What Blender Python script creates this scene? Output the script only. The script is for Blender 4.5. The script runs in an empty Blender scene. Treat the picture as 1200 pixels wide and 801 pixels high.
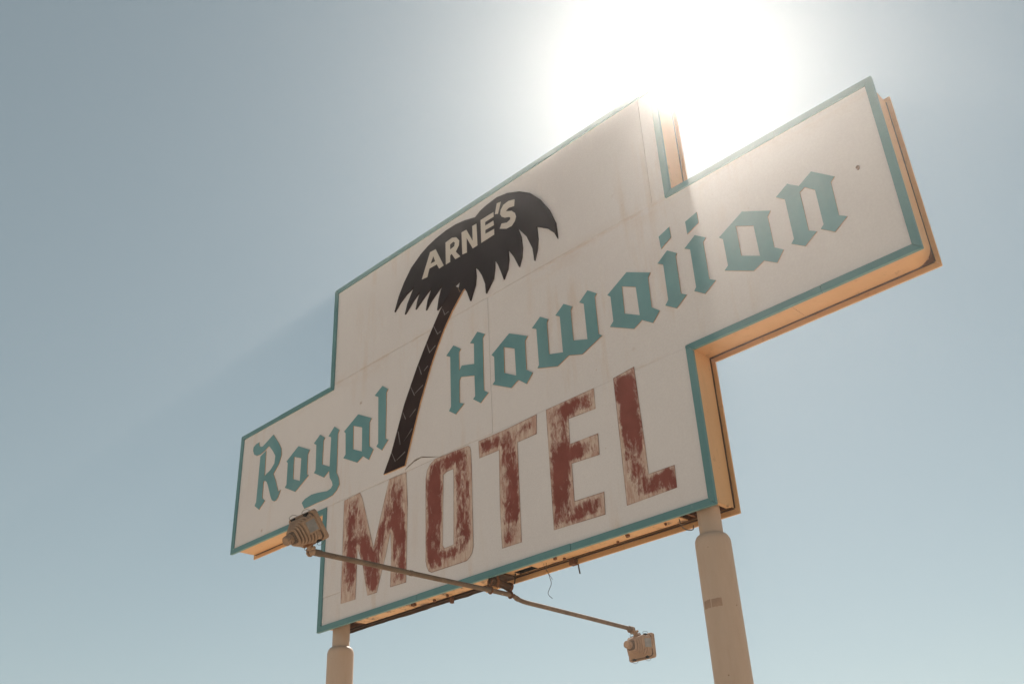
import bpy, bmesh, math, random
from mathutils import Vector, Matrix
from mathutils.geometry import tessellate_polygon, delaunay_2d_cdt

scene = bpy.context.scene
col = scene.collection
random.seed(7)

# ---------------------------------------------------------------- units
# The sign is laid out in its own axes: u to the right along the face, v up, w out of the face
# towards the street.  S turns those units into metres; the sign hangs 4 m above the ground.
S = 1.3
EYE = 1.62
V0 = 1.86307
def P(u, v, w=0.0):
    return Vector((S * u, -S * w, EYE + S * (v + V0)))

# ---------------------------------------------------------------- camera
cam_d = bpy.data.cameras.new('camera')
cam = bpy.data.objects.new('camera', cam_d)
col.objects.link(cam)
scene.camera = cam
cam_d.sensor_fit = 'HORIZONTAL'
cam_d.sensor_width = 36.0
cam_d.lens = 34.48
cam_d.clip_end = 9000.0
right = Vector((0.71779078, 0.69480925, -0.04490558)).normalized()
up = Vector((0.37000734, -0.32602107, 0.8699453)).normalized()
back = right.cross(up).normalized()
up = back.cross(right)
m = Matrix((right, up, back)).transposed().to_4x4()
m.translation = Vector((S * 7.90057, -S * 4.62656, EYE))
cam.matrix_world = m

# ---------------------------------------------------------------- light and sky
SUN_PX = (781 - 600, 400.5 - 80)     # where the sun stands, measured off the lens axis
sun_dir = (right * SUN_PX[0] + up * SUN_PX[1] - back * 1149.3).normalized()
elev = math.asin(sun_dir.z)
azim = math.atan2(sun_dir.x, sun_dir.y)
sun_d = bpy.data.lights.new('sun', 'SUN')
sun_d.energy = 5.0
sun_d.angle = math.radians(0.53)
sun_d.color = (1.0, 0.95, 0.88)
sun = bpy.data.objects.new('sun', sun_d)
col.objects.link(sun)
sun.rotation_euler = sun_dir.to_track_quat('Z', 'Y').to_euler()
sun.location = sun_dir * 60

world = bpy.data.worlds.new('World')
scene.world = world
world.use_nodes = True
wn = world.node_tree.nodes
wl = world.node_tree.links
bg = wn['Background']
sky = wn.new('ShaderNodeTexSky')
sky.sky_type = 'NISHITA'
sky.sun_disc = False
sky.sun_elevation = elev
sky.sun_rotation = azim
sky.altitude = 300
sky.air_density = 1.0
sky.dust_density = 0.0
sky.ozone_density = 1.0
hsv = wn.new('ShaderNodeHueSaturation')       # dry, dusty air: the blue is thin
hsv.inputs['Saturation'].default_value = 0.42
wl.new(sky.outputs[0], hsv.inputs['Color'])
tint = wn.new('ShaderNodeMix'); tint.data_type = 'RGBA'; tint.blend_type = 'MULTIPLY'
tint.inputs[0].default_value = 1.0
tint.inputs[7].default_value = (.955, 1.095, 1.035, 1)
wl.new(hsv.outputs[0], tint.inputs[6])
veil = wn.new('ShaderNodeMix'); veil.data_type = 'RGBA'
veil.inputs[0].default_value = 0.40                # even dust veil over the whole sky
veil.inputs[7].default_value = (2.5, 3.2, 3.48, 1)
wl.new(tint.outputs[2], veil.inputs[6])
wl.new(veil.outputs[2], bg.inputs['Color'])
bg.inputs['Strength'].default_value = 0.055

scene.view_settings.view_transform = 'Standard'
scene.view_settings.look = 'None'
scene.view_settings.exposure = 0.65
scene.view_settings.gamma = 1.0
scene.cycles.use_denoising = True
scene.cycles.max_bounces = 8
scene.cycles.volume_bounces = 1

# outlines of the lettering and of the palm, in sign axes (u, v)
TEAL_L = [["R",[[[0.3212,1.9979],[0.3235,1.9696],[0.3474,1.9397],[0.3927,1.9334],[0.5544,1.9965],[0.6555,1.8778],[0.7067,1.8075],[0.7182,1.7403],[0.6875,1.6611],[0.6074,1.5873],[0.6508,1.5119],[0.7082,1.3874],[0.7455,1.3935],[0.712,1.3308],[0.6848,1.3106],[0.6515,1.3112],[0.6152,1.3338],[0.5877,1.3773],[0.5353,1.4902],[0.5063,1.5404],[0.474,1.5628],[0.452,1.5601],[0.4618,1.6136],[0.5573,1.6448],[0.611,1.6908],[0.6154,1.7633],[0.5678,1.8268],[0.4973,1.9007],[0.4308,1.8751],[0.3536,1.8593],[0.2994,1.865],[0.2505,1.893],[0.2254,1.9395],[0.2289,1.977],[0.2712,1.9959]]]],["R2",[[[0.4529,1.8679],[0.362,1.8382],[0.3572,1.3879],[0.3356,1.3581],[0.4167,1.2993],[0.5019,1.3615],[0.4541,1.3979],[0.452,1.5601],[0.4618,1.6136]]]],["o",[[[0.9797,1.7377],[1.162,1.6432],[1.1339,1.6067],[1.1396,1.417],[1.1647,1.3993],[0.9776,1.3046],[0.8096,1.3926],[0.833,1.4158],[0.8283,1.6266],[0.8047,1.6445]],[[0.9237,1.6526],[1.0372,1.6025],[1.0372,1.3869],[0.931,1.4384]]]],["y",[[[1.3029,1.7397],[1.38,1.6848],[1.3589,1.6617],[1.3588,1.4402],[1.467,1.3863],[1.469,1.6575],[1.4293,1.6801],[1.5095,1.7455],[1.5841,1.6872],[1.5638,1.6572],[1.571,1.2976],[1.6041,1.2396],[1.6169,1.179],[1.5848,1.1416],[1.5288,1.1111],[1.4414,1.1037],[1.277,1.1067],[1.1322,1.105],[1.0869,1.1709],[1.1311,1.1939],[1.2223,1.206],[1.3144,1.1961],[1.4508,1.1719],[1.5017,1.1805],[1.5221,1.2029],[1.5124,1.2343],[1.4762,1.2837],[1.4639,1.3484],[1.3921,1.3106],[1.2431,1.3977],[1.2644,1.4177],[1.2557,1.6558],[1.2172,1.684]]]],["a",[[[1.8377,1.7439],[2.0241,1.6425],[1.9973,1.6151],[2.0022,1.3973],[2.0563,1.351],[2.0003,1.2774],[1.9217,1.3339],[1.8463,1.3015],[1.6544,1.4034],[1.685,1.4253],[1.6726,1.6252],[1.6505,1.6497]],[[1.7772,1.6582],[1.8992,1.6008],[1.9054,1.3818],[1.7849,1.4408]]]],["l",[[[2.1547,1.8921],[2.231,1.833],[2.2084,1.8071],[2.2106,1.3931],[2.2432,1.3727],[2.1663,1.3053],[2.0927,1.3624],[2.1164,1.3826],[2.1046,1.8067],[2.0545,1.8375]]]],["H",[[[3.0232,1.9121],[3.1077,1.847],[3.0854,1.826],[3.0835,1.6631],[3.1142,1.6972],[3.2493,1.6564],[3.2523,1.8313],[3.2094,1.8524],[3.2933,1.9193],[3.3759,1.8627],[3.3496,1.8414],[3.3437,1.3946],[3.3891,1.3615],[3.304,1.3069],[3.227,1.3663],[3.2494,1.3862],[3.2478,1.5568],[3.1032,1.6028],[3.0848,1.5798],[3.0819,1.3909],[3.1279,1.3676],[3.0365,1.3114],[2.9632,1.3647],[2.9852,1.3952],[2.9858,1.8246],[2.9396,1.8532]]]],["a",[[[3.6244,1.7598],[3.807,1.6601],[3.7783,1.6306],[3.7753,1.3959],[3.8332,1.3497],[3.7694,1.2847],[3.692,1.3472],[3.6185,1.3113],[3.4336,1.4085],[3.459,1.4293],[3.4615,1.6289],[3.4347,1.6563]],[[3.5639,1.6703],[3.6719,1.6115],[3.6735,1.3889],[3.5592,1.4558]]]],["w",[[[3.9371,1.7642],[4.0125,1.709],[3.9962,1.6871],[3.9968,1.4304],[4.1232,1.3932],[4.1202,1.682],[4.0801,1.7089],[4.1636,1.7682],[4.2409,1.7105],[4.2228,1.6882],[4.2242,1.4452],[4.3464,1.4014],[4.3433,1.6852],[4.3044,1.7145],[4.3869,1.7749],[4.4638,1.714],[4.4434,1.6933],[4.445,1.4005],[4.4719,1.3765],[4.2918,1.3083],[4.1728,1.3492],[4.0658,1.3068],[3.8795,1.3656],[3.8965,1.3861],[3.8937,1.679],[3.8515,1.7046]]]],["a",[[[4.7292,1.7573],[4.9173,1.662],[4.8929,1.632],[4.8918,1.4048],[4.9477,1.3551],[4.8856,1.2906],[4.8036,1.3494],[4.7349,1.313],[4.5439,1.4114],[4.577,1.4422],[4.5756,1.6343],[4.5506,1.6588]],[[4.6784,1.6682],[4.7883,1.6113],[4.7919,1.3911],[4.6747,1.4562]]]],["i",[[[5.0663,1.7613],[5.1368,1.7048],[5.1242,1.6837],[5.1218,1.4022],[5.1624,1.3751],[5.0758,1.3141],[4.9948,1.3712],[5.0222,1.4025],[5.0229,1.6724],[4.9796,1.7008]]]],["idot",[[[5.1111,1.9287],[5.1109,1.8428],[5.0242,1.7944],[5.0191,1.8958]]]],["i",[[[5.2865,1.7666],[5.3624,1.7073],[5.3384,1.6853],[5.3372,1.4063],[5.3808,1.3765],[5.2911,1.3211],[5.2186,1.3742],[5.2361,1.3974],[5.2369,1.6803],[5.1965,1.7078]]]],["idot",[[[5.328,1.9276],[5.3277,1.8411],[5.234,1.8013],[5.2333,1.9011]]]],["a",[[[5.6387,1.7573],[5.8217,1.6634],[5.7965,1.6294],[5.7971,1.4063],[5.8513,1.3631],[5.7951,1.2971],[5.7161,1.3522],[5.6397,1.3178],[5.4499,1.4132],[5.4787,1.4365],[5.4774,1.6327],[5.4522,1.6598]],[[5.5792,1.6782],[5.6953,1.6185],[5.6972,1.3978],[5.5782,1.4585]]]],["n",[[[5.9603,1.7855],[6.0277,1.7299],[6.1204,1.7831],[6.2473,1.6714],[6.219,1.6451],[6.2165,1.4095],[6.2613,1.3787],[6.172,1.3183],[6.0955,1.3795],[6.1175,1.3999],[6.1176,1.6481],[6.0605,1.7011],[6.025,1.6836],[6.0249,1.4061],[6.071,1.3761],[5.9832,1.3175],[5.9037,1.3755],[5.9264,1.4001],[5.9256,1.6874],[5.873,1.7334]]]]]
ARNE_L = [["A",[[[2.7686,2.9227],[2.8386,2.9173],[2.935,2.7055],[2.8799,2.7011],[2.8515,2.758],[2.7582,2.7616],[2.731,2.6891],[2.6636,2.6984]],[[2.8086,2.8639],[2.832,2.7979],[2.7719,2.8012]]]],["R",[[[2.9622,2.9206],[3.0409,2.9281],[3.0923,2.9063],[3.127,2.8557],[3.1207,2.8109],[3.0824,2.7668],[3.1353,2.6942],[3.0768,2.6955],[3.0336,2.7705],[3.0153,2.7639],[3.014,2.7008],[2.9623,2.7004]],[[3.0163,2.8739],[3.0555,2.8815],[3.0757,2.8612],[3.0672,2.828],[3.0153,2.8227]]]],["N",[[[3.157,2.9206],[3.2142,2.9168],[3.2845,2.7676],[3.2849,2.9163],[3.3324,2.9142],[3.3363,2.6985],[3.282,2.6975],[3.2142,2.8365],[3.2132,2.6911],[3.1607,2.7002]]]],["E",[[[3.3822,2.9229],[3.5292,2.9218],[3.5294,2.8771],[3.432,2.8775],[3.4303,2.8402],[3.525,2.8394],[3.5276,2.7939],[3.4309,2.7988],[3.4291,2.7599],[3.5292,2.7554],[3.5265,2.7028],[3.3814,2.6995]]]],["apostrophe",[[[3.5713,2.9857],[3.6166,2.9771],[3.5776,2.8789],[3.5446,2.892]]]],["S",[[[3.7657,2.9155],[3.756,2.8549],[3.6961,2.8708],[3.6633,2.8556],[3.7283,2.8235],[3.7608,2.7846],[3.7699,2.7465],[3.7562,2.7129],[3.7196,2.6836],[3.6616,2.6872],[3.5908,2.7253],[3.613,2.7631],[3.6707,2.7411],[3.7063,2.7505],[3.7108,2.7667],[3.6966,2.7828],[3.6506,2.7998],[3.6167,2.8289],[3.6029,2.8597],[3.611,2.8974],[3.6427,2.9304],[3.7001,2.9371]]]]]
CROWN_L = [[2.3058,2.5406],[2.3598,2.6718],[2.4281,2.7806],[2.518,2.8854],[2.6501,2.9675],[2.7414,3.0048],[2.8416,3.0286],[2.9682,3.0445],[3.084,3.0437],[3.1974,3.0249],[3.317,2.9888],[3.3795,3.0209],[3.4498,3.037],[3.573,3.0484],[3.6919,3.023],[3.8174,2.9657],[3.9271,2.8872],[4.0196,2.7769],[4.1054,2.6223],[4.1571,2.475],[4.1636,2.3311],[4.1394,2.3918],[4.0718,2.4726],[3.9684,2.545],[3.9732,2.427],[3.9575,2.3377],[3.9258,2.255],[3.916,2.3684],[3.8648,2.5041],[3.7743,2.6378],[3.8057,2.5354],[3.8113,2.4329],[3.7985,2.3506],[3.7684,2.2768],[3.7225,2.3892],[3.6621,2.4942],[3.6656,2.3983],[3.6488,2.3176],[3.6042,2.2441],[3.5801,2.3225],[3.5503,2.4063],[3.5153,2.4744],[3.5113,2.3963],[3.4927,2.3062],[3.4091,2.2087],[3.4038,2.3002],[3.3717,2.3948],[3.3386,2.4571],[3.2977,2.5075],[3.3031,2.4187],[3.2915,2.3439],[3.2328,2.2228],[3.2,2.3179],[3.1702,2.3738],[3.1204,2.3668],[3.1034,2.3993],[3.1292,2.4676],[3.0725,2.4491],[3.041,2.4388],[2.9636,2.3781],[2.9118,2.3426],[2.8466,2.3123],[2.8675,2.4132],[2.8943,2.4832],[2.9314,2.5411],[2.8359,2.4793],[2.7652,2.431],[2.7101,2.3745],[2.7305,2.4563],[2.7905,2.572],[2.6912,2.5164],[2.5805,2.4419],[2.6029,2.5155],[2.6439,2.6022],[2.556,2.5475],[2.4426,2.4549],[2.4736,2.5433],[2.5617,2.6782],[2.4579,2.6473],[2.3746,2.6001]]
TRUNK_L = [[3.0533,2.4485],[3.0938,2.416],[3.1124,2.3625],[3.176,2.3679],[3.1509,2.3556],[3.0232,2.2295],[2.9203,2.0967],[2.8243,1.9416],[2.7595,1.8228],[2.638,1.5572],[2.4952,1.1767],[2.4578,1.0794],[2.2002,1.0843],[2.2938,1.2428],[2.4444,1.6099],[2.599,1.8873],[2.7154,2.0661],[2.801,2.1888],[2.8856,2.3018],[2.9821,2.3915]]
CHEV_L = [[[2.913,2.2938],[2.9374,2.2294],[2.9817,2.2373]],[[2.8027,2.1822],[2.8504,2.0868],[2.8847,2.0965]],[[2.718,2.0544],[2.7536,1.9578],[2.8202,1.9916]],[[2.6207,1.8932],[2.6532,1.8027]],[[2.6853,1.8188],[2.7301,1.8442]],[[2.5238,1.737],[2.5699,1.6459]],[[2.5789,1.6587],[2.6698,1.6951]],[[2.432,1.5428],[2.4642,1.4749]],[[2.5133,1.4732],[2.5835,1.5159]],[[2.3716,1.4004],[2.3998,1.2802]],[[2.4448,1.2879],[2.5399,1.3604]],[[2.3784,1.393],[2.4025,1.2789]],[[2.4449,1.2875],[2.5426,1.3591]],[[2.2965,1.241],[2.3441,1.1529]],[[2.3634,1.1557],[2.459,1.1921]]]
MOTEL_L = [["M",[[[1.6881,1.0189],[1.8944,1.0275],[1.9277,0.9726],[2.0854,0.5238],[2.2585,1.0284],[2.4657,1.0241],[2.4847,0.7624],[2.4742,0.1638],[2.2924,0.1676],[2.2993,0.4101],[2.286,0.5887],[2.2358,0.4258],[2.1376,0.1623],[2.0238,0.1647],[1.954,0.4212],[1.8872,0.5685],[1.8807,0.1671],[1.6954,0.1712]]]],["O",[[[2.6895,0.8985],[2.7052,0.9625],[2.7382,1.0019],[2.7961,1.0284],[3.1559,1.0172],[3.1787,0.9987],[3.1857,0.9661],[3.1887,0.8519],[3.186,0.2509],[3.1717,0.2096],[3.1479,0.1847],[3.1166,0.1665],[2.7534,0.1697],[2.7198,0.1869],[2.6997,0.2229],[2.6878,0.2671]],[[2.8887,0.8712],[2.9262,0.8845],[2.9928,0.8852],[2.997,0.829],[2.9852,0.3174],[2.8907,0.3146],[2.8713,0.339]]]],["T",[[[3.2659,1.0147],[3.544,1.0135],[3.8434,1.0237],[3.8321,0.8789],[3.6497,0.8768],[3.6416,0.1646],[3.459,0.1673],[3.4537,0.4383],[3.4676,0.8772],[3.2684,0.8805]]]],["E",[[[3.929,1.0251],[4.3581,1.0284],[4.3564,0.8775],[4.1241,0.8873],[4.1192,0.7078],[4.3574,0.7025],[4.3533,0.5556],[4.121,0.5678],[4.1179,0.3123],[4.3616,0.3046],[4.3544,0.1574],[3.9271,0.1703]]]],["L",[[[4.5218,1.0359],[4.6966,1.0518],[4.7092,0.51],[4.7102,0.3141],[4.901,0.3119],[4.8975,0.1705],[4.5234,0.1656]]]]]
# ================================================================ helpers
def nt_mat(name):
    mt = bpy.data.materials.new(name)
    mt.use_nodes = True
    nt = mt.node_tree
    b = nt.nodes['Principled BSDF']
    return mt, nt, b

class NB:
    """small node-builder"""
    def __init__(s, nt): s.nt = nt
    def n(s, t, **kw):
        x = s.nt.nodes.new(t)
        for k, v in kw.items(): setattr(x, k, v)
        return x
    def l(s, a, b): s.nt.links.new(a, b)
    def coord(s): return s.n('ShaderNodeTexCoord').outputs['Object']
    def mapping(s, vec, scale=(1, 1, 1), loc=(0, 0, 0), rot=(0, 0, 0)):
        x = s.n('ShaderNodeMapping'); s.l(vec, x.inputs['Vector'])
        x.inputs['Scale'].default_value = scale; x.inputs['Location'].default_value = loc
        x.inputs['Rotation'].default_value = rot
        return x.outputs[0]
    def noise(s, vec, scale, detail=4, rough=.55, dist=0.0):
        x = s.n('ShaderNodeTexNoise'); s.l(vec, x.inputs['Vector'])
        x.inputs['Scale'].default_value = scale; x.inputs['Detail'].default_value = detail
        x.inputs['Roughness'].default_value = rough; x.inputs['Distortion'].default_value = dist
        return x.outputs['Fac']
    def vor(s, vec, scale, feature='F1'):
        x = s.n('ShaderNodeTexVoronoi', feature=feature); s.l(vec, x.inputs['Vector'])
        x.inputs['Scale'].default_value = scale
        return x.outputs['Distance']
    def ramp(s, fac, stops, interp='LINEAR'):
        x = s.n('ShaderNodeValToRGB'); s.l(fac, x.inputs['Fac'])
        r = x.color_ramp; r.interpolation = interp
        while len(r.elements) < len(stops): r.elements.new(0.5)
        for e, (p, c) in zip(r.elements, stops):
            e.position = p
            e.color = (c, c, c, 1) if isinstance(c, (int, float)) else (*c, 1)
        return x.outputs['Color']
    def mix(s, fac, a, b, blend='MIX'):
        x = s.n('ShaderNodeMix', data_type='RGBA', blend_type=blend)
        for sock, val in ((x.inputs['Factor'], fac), (x.inputs['A'], a), (x.inputs['B'], b)):
            pass
        for idx, val in ((0, fac), (6, a), (7, b)):
            sk = x.inputs[idx]
            if isinstance(val, (int, float)): sk.default_value = val
            elif isinstance(val, tuple): sk.default_value = (*val, 1)
            else: s.l(val, sk)
        return x.outputs[2]
    def math(s, op, a, b=0.0):
        x = s.n('ShaderNodeMath', operation=op)
        for i, v in enumerate((a, b)):
            if isinstance(v, (int, float)): x.inputs[i].default_value = v
            else: s.l(v, x.inputs[i])
        return x.outputs[0]
    def bump(s, h, strength, dist=.01):
        x = s.n('ShaderNodeBump'); s.l(h, x.inputs['Height'])
        x.inputs['Strength'].default_value = strength; x.inputs['Distance'].default_value = dist
        return x.outputs[0]

def rough(b, v, spec=.3):
    b.inputs['Roughness'].default_value = v
    b.inputs['Specular IOR Level'].default_value = spec

# ================================================================ materials
def m_panel():
    mt, nt, b = nt_mat('chalky_cream_paint'); N = NB(nt); c = N.coord()
    big = N.noise(c, .55, 5, .6)
    c1 = N.ramp(big, [(.3, (.64, .615, .625)), (.7, (.70, .68, .69))])
    # rain-washed rust: soft vertical runs under the joints
    run = N.noise(N.mapping(c, (5.0, 1, .55)), 1.6, 5, .6)
    patch = N.noise(c, .9, 3, .5)
    k = N.math('MULTIPLY', N.ramp(run, [(.52, 0.0), (.74, 1.0)]), N.ramp(patch, [(.48, 0.0), (.68, .55)]))
    c2 = N.mix(k, c1, (.55, .37, .24))
    # old fixing points bleeding rust, sparse
    v = N.vor(N.mapping(c, (1, .02, 1)), 2.3)
    spot = N.ramp(v, [(.010, 1.0), (.034, .25), (.075, 0.0)])
    c3 = N.mix(N.math('MULTIPLY', spot, .85), c2, (.27, .14, .075))
    v2 = N.vor(N.mapping(c, (1, .02, 1), (3.1, 0, 1.7)), 5.5)
    c4 = N.mix(N.math('MULTIPLY', N.ramp(v2, [(.02, .45), (.06, 0.0)]), N.ramp(patch, [(.45, 0.0), (.6, 1.0)])), c3, (.40, .26, .17))
    sep = N.n('ShaderNodeSeparateXYZ'); N.l(c, sep.inputs[0])
    for z0, wd, am in ((EYE + S * (2.168 + V0), .03, .38), (EYE + S * (2.13 + V0), .16, .17), (EYE + S * (1.03 + V0), .03, .32)):
        d = N.math('ABSOLUTE', N.math('SUBTRACT', sep.outputs[2], z0))
        k = N.math('MULTIPLY', N.ramp(N.math('DIVIDE', d, wd), [(.0, am), (1.0, 0.0)]), N.ramp(N.noise(N.mapping(c, (1, 1, 3)), 1.7, 6, .65), [(.47, 0.0), (.62, 1.0)]))
        c4 = N.mix(k, c4, (.53, .34, .21))
    chalk = N.noise(N.mapping(c, (1.3, 1, .8)), 6, 7, .68)
    c4 = N.mix(N.ramp(chalk, [(.55, 0.0), (.75, .35)]), c4, (.77, .75, .73))
    fine = N.noise(c, 60, 3, .6)
    c5 = N.mix(.12, c4, N.ramp(fine, [(.35, (.45, .40, .36)), (.65, (.72, .68, .64))]))
    N.l(c5, b.inputs['Base Color'])
    N.l(N.bump(N.math('ADD', N.math('MULTIPLY', fine, .12), N.noise(c, 2.2, 3)), .25, .012), b.inputs['Normal'])
    rough(b, .62, .25)
    return mt

def m_paint(name, base, var=.12, worn=(.45, .40, .34), worn_amt=.5, scale=3.0, rgh=.6, spec=.3, fade=None):
    mt, nt, b = nt_mat(name); N = NB(nt); c = N.coord()
    lo = tuple(x * (1 - var) for x in base); hi = tuple(min(1, x * (1 + var)) for x in base)
    c1 = N.ramp(N.noise(c, scale, 6, .62), [(.3, lo), (.7, hi)])
    sc = N.ramp(N.noise(c, 26, 6, .7), [(.66, 0.0), (.74, worn_amt)])
    c2 = N.mix(sc, c1, worn)
    if fade:
        f1 = N.ramp(N.noise(N.mapping(c, (1, 1, .45)), 2.4, 7, .7), [(.40, 0.0), (.68, .55)])
        c2 = N.mix(f1, c2, fade)
    N.l(c2, b.inputs['Base Color'])
    N.l(N.bump(N.noise(c, 40, 4), .12, .006), b.inputs['Normal'])
    rough(b, rgh, spec)
    return mt

def m_trim():
    mt, nt, b = nt_mat('weathered_teal_trim_paint'); N = NB(nt); c = N.coord()
    c1 = N.ramp(N.noise(c, 1.4, 5, .6), [(.3, (.085, .205, .222)), (.7, (.118, .262, .28))])
    br = N.noise(N.mapping(c, (1.2, 4, 1.2)), 14, 5, .65)
    c2 = N.mix(N.ramp(br, [(.60, 0.0), (.8, .35)]), c1, (.30, .40, .36))
    dirt = N.noise(c, 7, 6, .7)
    c3 = N.mix(N.ramp(dirt, [(.62, 0.0), (.78, .5)]), c2, (.09, .12, .10))
    N.l(c3, b.inputs['Base Color'])
    N.l(N.bump(br, .2, .006), b.inputs['Normal'])
    rough(b, .55, .3)
    return mt

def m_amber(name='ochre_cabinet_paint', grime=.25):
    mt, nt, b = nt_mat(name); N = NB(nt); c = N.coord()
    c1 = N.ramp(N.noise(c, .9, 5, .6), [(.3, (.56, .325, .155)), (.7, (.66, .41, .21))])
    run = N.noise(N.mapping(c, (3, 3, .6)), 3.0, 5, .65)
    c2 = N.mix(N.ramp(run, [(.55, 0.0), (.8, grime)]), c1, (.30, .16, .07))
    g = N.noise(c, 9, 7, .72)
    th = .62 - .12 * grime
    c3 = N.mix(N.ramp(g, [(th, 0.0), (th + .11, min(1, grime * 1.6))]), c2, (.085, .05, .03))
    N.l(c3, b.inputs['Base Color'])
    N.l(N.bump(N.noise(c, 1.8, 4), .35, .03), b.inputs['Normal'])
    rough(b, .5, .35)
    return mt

def m_motel():
    """red letter paint scraped back to the tan primer; 'edge' = metres from the outline"""
    mt, nt, b = nt_mat('scraped_red_letter_paint'); N = NB(nt); c = N.coord()
    at = N.n('ShaderNodeAttribute', attribute_name='edge'); e = at.outputs['Fac']
    tan = N.ramp(N.noise(N.mapping(c, (2.4, 1, .6)), 11, 6, .7), [(.32, (.49, .36, .29)), (.68, (.66, .56, .49))])
    red = N.ramp(N.noise(c, 5, 5, .6), [(.3, (.185, .048, .036)), (.7, (.245, .072, .056))])
    def amp(x, k): return N.math('MULTIPLY', N.math('SUBTRACT', x, .5), k)
    big = amp(N.noise(N.mapping(c, (1.4, 1, .8)), 2.7, 3, .5, .5), 1.5)
    mid = amp(N.noise(N.mapping(c, (1.7, 1, .7)), 9.0, 7, .70, .9), 1.5)
    fin = amp(N.noise(N.mapping(c, (2.2, 1, .9)), 38, 6, .75, .4), .65)
    h = N.math('ADD', big, N.math('ADD', mid, fin))
    # brushes never reached the outline: the margin shows primer
    h = N.math('ADD', h, N.ramp(e, [(.004, 0.0), (.022, .10), (.046, .34), (.08, .42)]))
    wr = N.n('ShaderNodeAttribute', attribute_name='wear').outputs['Fac']
    h = N.math('SUBTRACT', N.math('SUBTRACT', h, .16), wr)
    k = N.ramp(N.math('ADD', N.math('MULTIPLY', h, .5), .5), [(.455, 0.0), (.52, .55), (.60, 1.0)])
    scum = N.ramp(N.noise(N.mapping(c, (1.8, 1, .4)), 13, 6, .75, .3), [(.43, 0.0), (.62, .75)])
    c0 = N.mix(scum, tan, (.40, .215, .17))
    c2 = N.mix(k, c0, red)
    line = N.math('MULTIPLY', N.ramp(e, [(.0025, 1.0), (.008, 0.0)]), N.ramp(N.noise(c, 3.5, 3), [(.40, .1), (.6, .9)]))
    c3 = N.mix(line, c2, (.14, .060, .045))
    N.l(c3, b.inputs['Base Color'])
    N.l(N.bump(h, .25, .006), b.inputs['Normal'])
    rough(b, .7, .2)
    return mt

def m_metal(name, lo, hi, scale=6, rgh=.6, met=0.0, dark=(.05, .035, .03), damt=.5):
    mt, nt, b = nt_mat(name); N = NB(nt); c = N.coord()
    c1 = N.ramp(N.noise(c, scale, 6, .65), [(.3, lo), (.7, hi)])
    c2 = N.mix(N.ramp(N.noise(c, scale * 4.5, 6, .7), [(.56, 0.0), (.72, damt)]), c1, dark)
    N.l(c2, b.inputs['Base Color'])
    N.l(N.bump(N.noise(c, scale * 6, 4), .3, .004), b.inputs['Normal'])
    b.inputs['Metallic'].default_value = met
    rough(b, rgh, .35)
    return mt

def m_pole():
    mt, nt, b = nt_mat('tan_pole_paint'); N = NB(nt); c = N.coord()
    c1 = N.ramp(N.noise(N.mapping(c, (1, 1, .25)), 4.5, 5, .6), [(.3, (.47, .35, .265)), (.7, (.55, .425, .335))])
    c2 = N.mix(N.ramp(N.noise(N.mapping(c, (1, 1, .12)), 14, 5, .65), [(.58, 0.0), (.78, .35)]), c1, (.40, .25, .17))
    sp = N.vor(c, 9)
    c3 = N.mix(N.ramp(sp, [(.03, .7), (.06, 0.0)]), c2, (.20, .10, .06))
    N.l(c3, b.inputs['Base Color'])
    N.l(N.bump(N.noise(c, 12, 5), .2, .012), b.inputs['Normal'])
    rough(b, .6, .3)
    return mt

def m_sand():
    mt, nt, b = nt_mat('pale_desert_sand'); N = NB(nt); c = N.coord()
    c1 = N.ramp(N.noise(c, .08, 6, .6), [(.3, (.46, .345, .25)), (.7, (.56, .435, .325))])
    c2 = N.mix(.35, c1, N.ramp(N.noise(c, 9, 8, .7), [(.35, (.34, .26, .19)), (.65, (.60, .485, .37))]))
    N.l(c2, b.inputs['Base Color'])
    N.l(N.bump(N.noise(c, 5, 8, .7), .5, .08), b.inputs['Normal'])
    rough(b, .95, .1)
    return mt

def m_plain(name, rgb, rgh=.7, met=0.0):
    mt, nt, b = nt_mat(name); N = NB(nt); c = N.coord()
    lo = tuple(x * .8 for x in rgb); hi = tuple(min(1, x * 1.2) for x in rgb)
    N.l(N.ramp(N.noise(c, 14, 5, .6), [(.3, lo), (.7, hi)]), b.inputs['Base Color'])
    b.inputs['Metallic'].default_value = met
    rough(b, rgh, .3)
    return mt

def m_glass():
    mt, nt, b = nt_mat('dusty_lamp_glass')
    b.inputs['Base Color'].default_value = (.62, .60, .55, 1)
    b.inputs['Transmission Weight'].default_value = .55
    rough(b, .25, .5)
    return mt

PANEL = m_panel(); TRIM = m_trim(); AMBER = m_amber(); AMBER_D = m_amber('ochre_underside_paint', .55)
TEAL = m_paint('teal_letter_paint', (.108, .262, .290), .13, (.28, .38, .38), .6, 2.2, fade=(.185, .33, .352))
CROWN = m_paint('charcoal_palm_paint', (.018, .0135, .016), .35, (.055, .040, .040), .6, 3.0, rgh=.8, spec=.1, fade=(.030, .021, .022))
TRUNK = m_paint('dark_brown_trunk_paint', (.023, .0115, .0115), .45, (.075, .042, .036), .5, 4.0, rgh=.8, spec=.1, fade=(.032, .017, .014))
EDGEW = m_plain('bounce_lit_board_edge', (.50, .29, .15))  # board edge with the warm ground bounce put into its colour
CREAM = m_paint('cream_letter_paint', (.60, .55, .49), .06, (.4, .36, .32), .3)
SCAR = m_plain('grey_scratch_paint', (.20, .175, .175))
GAP_SHADE = m_plain('painted_gap_shade', (.075, .045, .028))
MOTEL_M = m_motel(); POLE = m_pole(); SAND = m_sand(); GLASS = m_glass()
RUST = m_metal('flaking_rust', (.10, .042, .022), (.23, .11, .055), 9, .85, 0, (.03, .018, .014), .8)
PIPE = m_metal('weathered_conduit', (.12, .085, .062), (.20, .145, .105), 8, .8, 0, (.05, .035, .028), .7)
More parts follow.
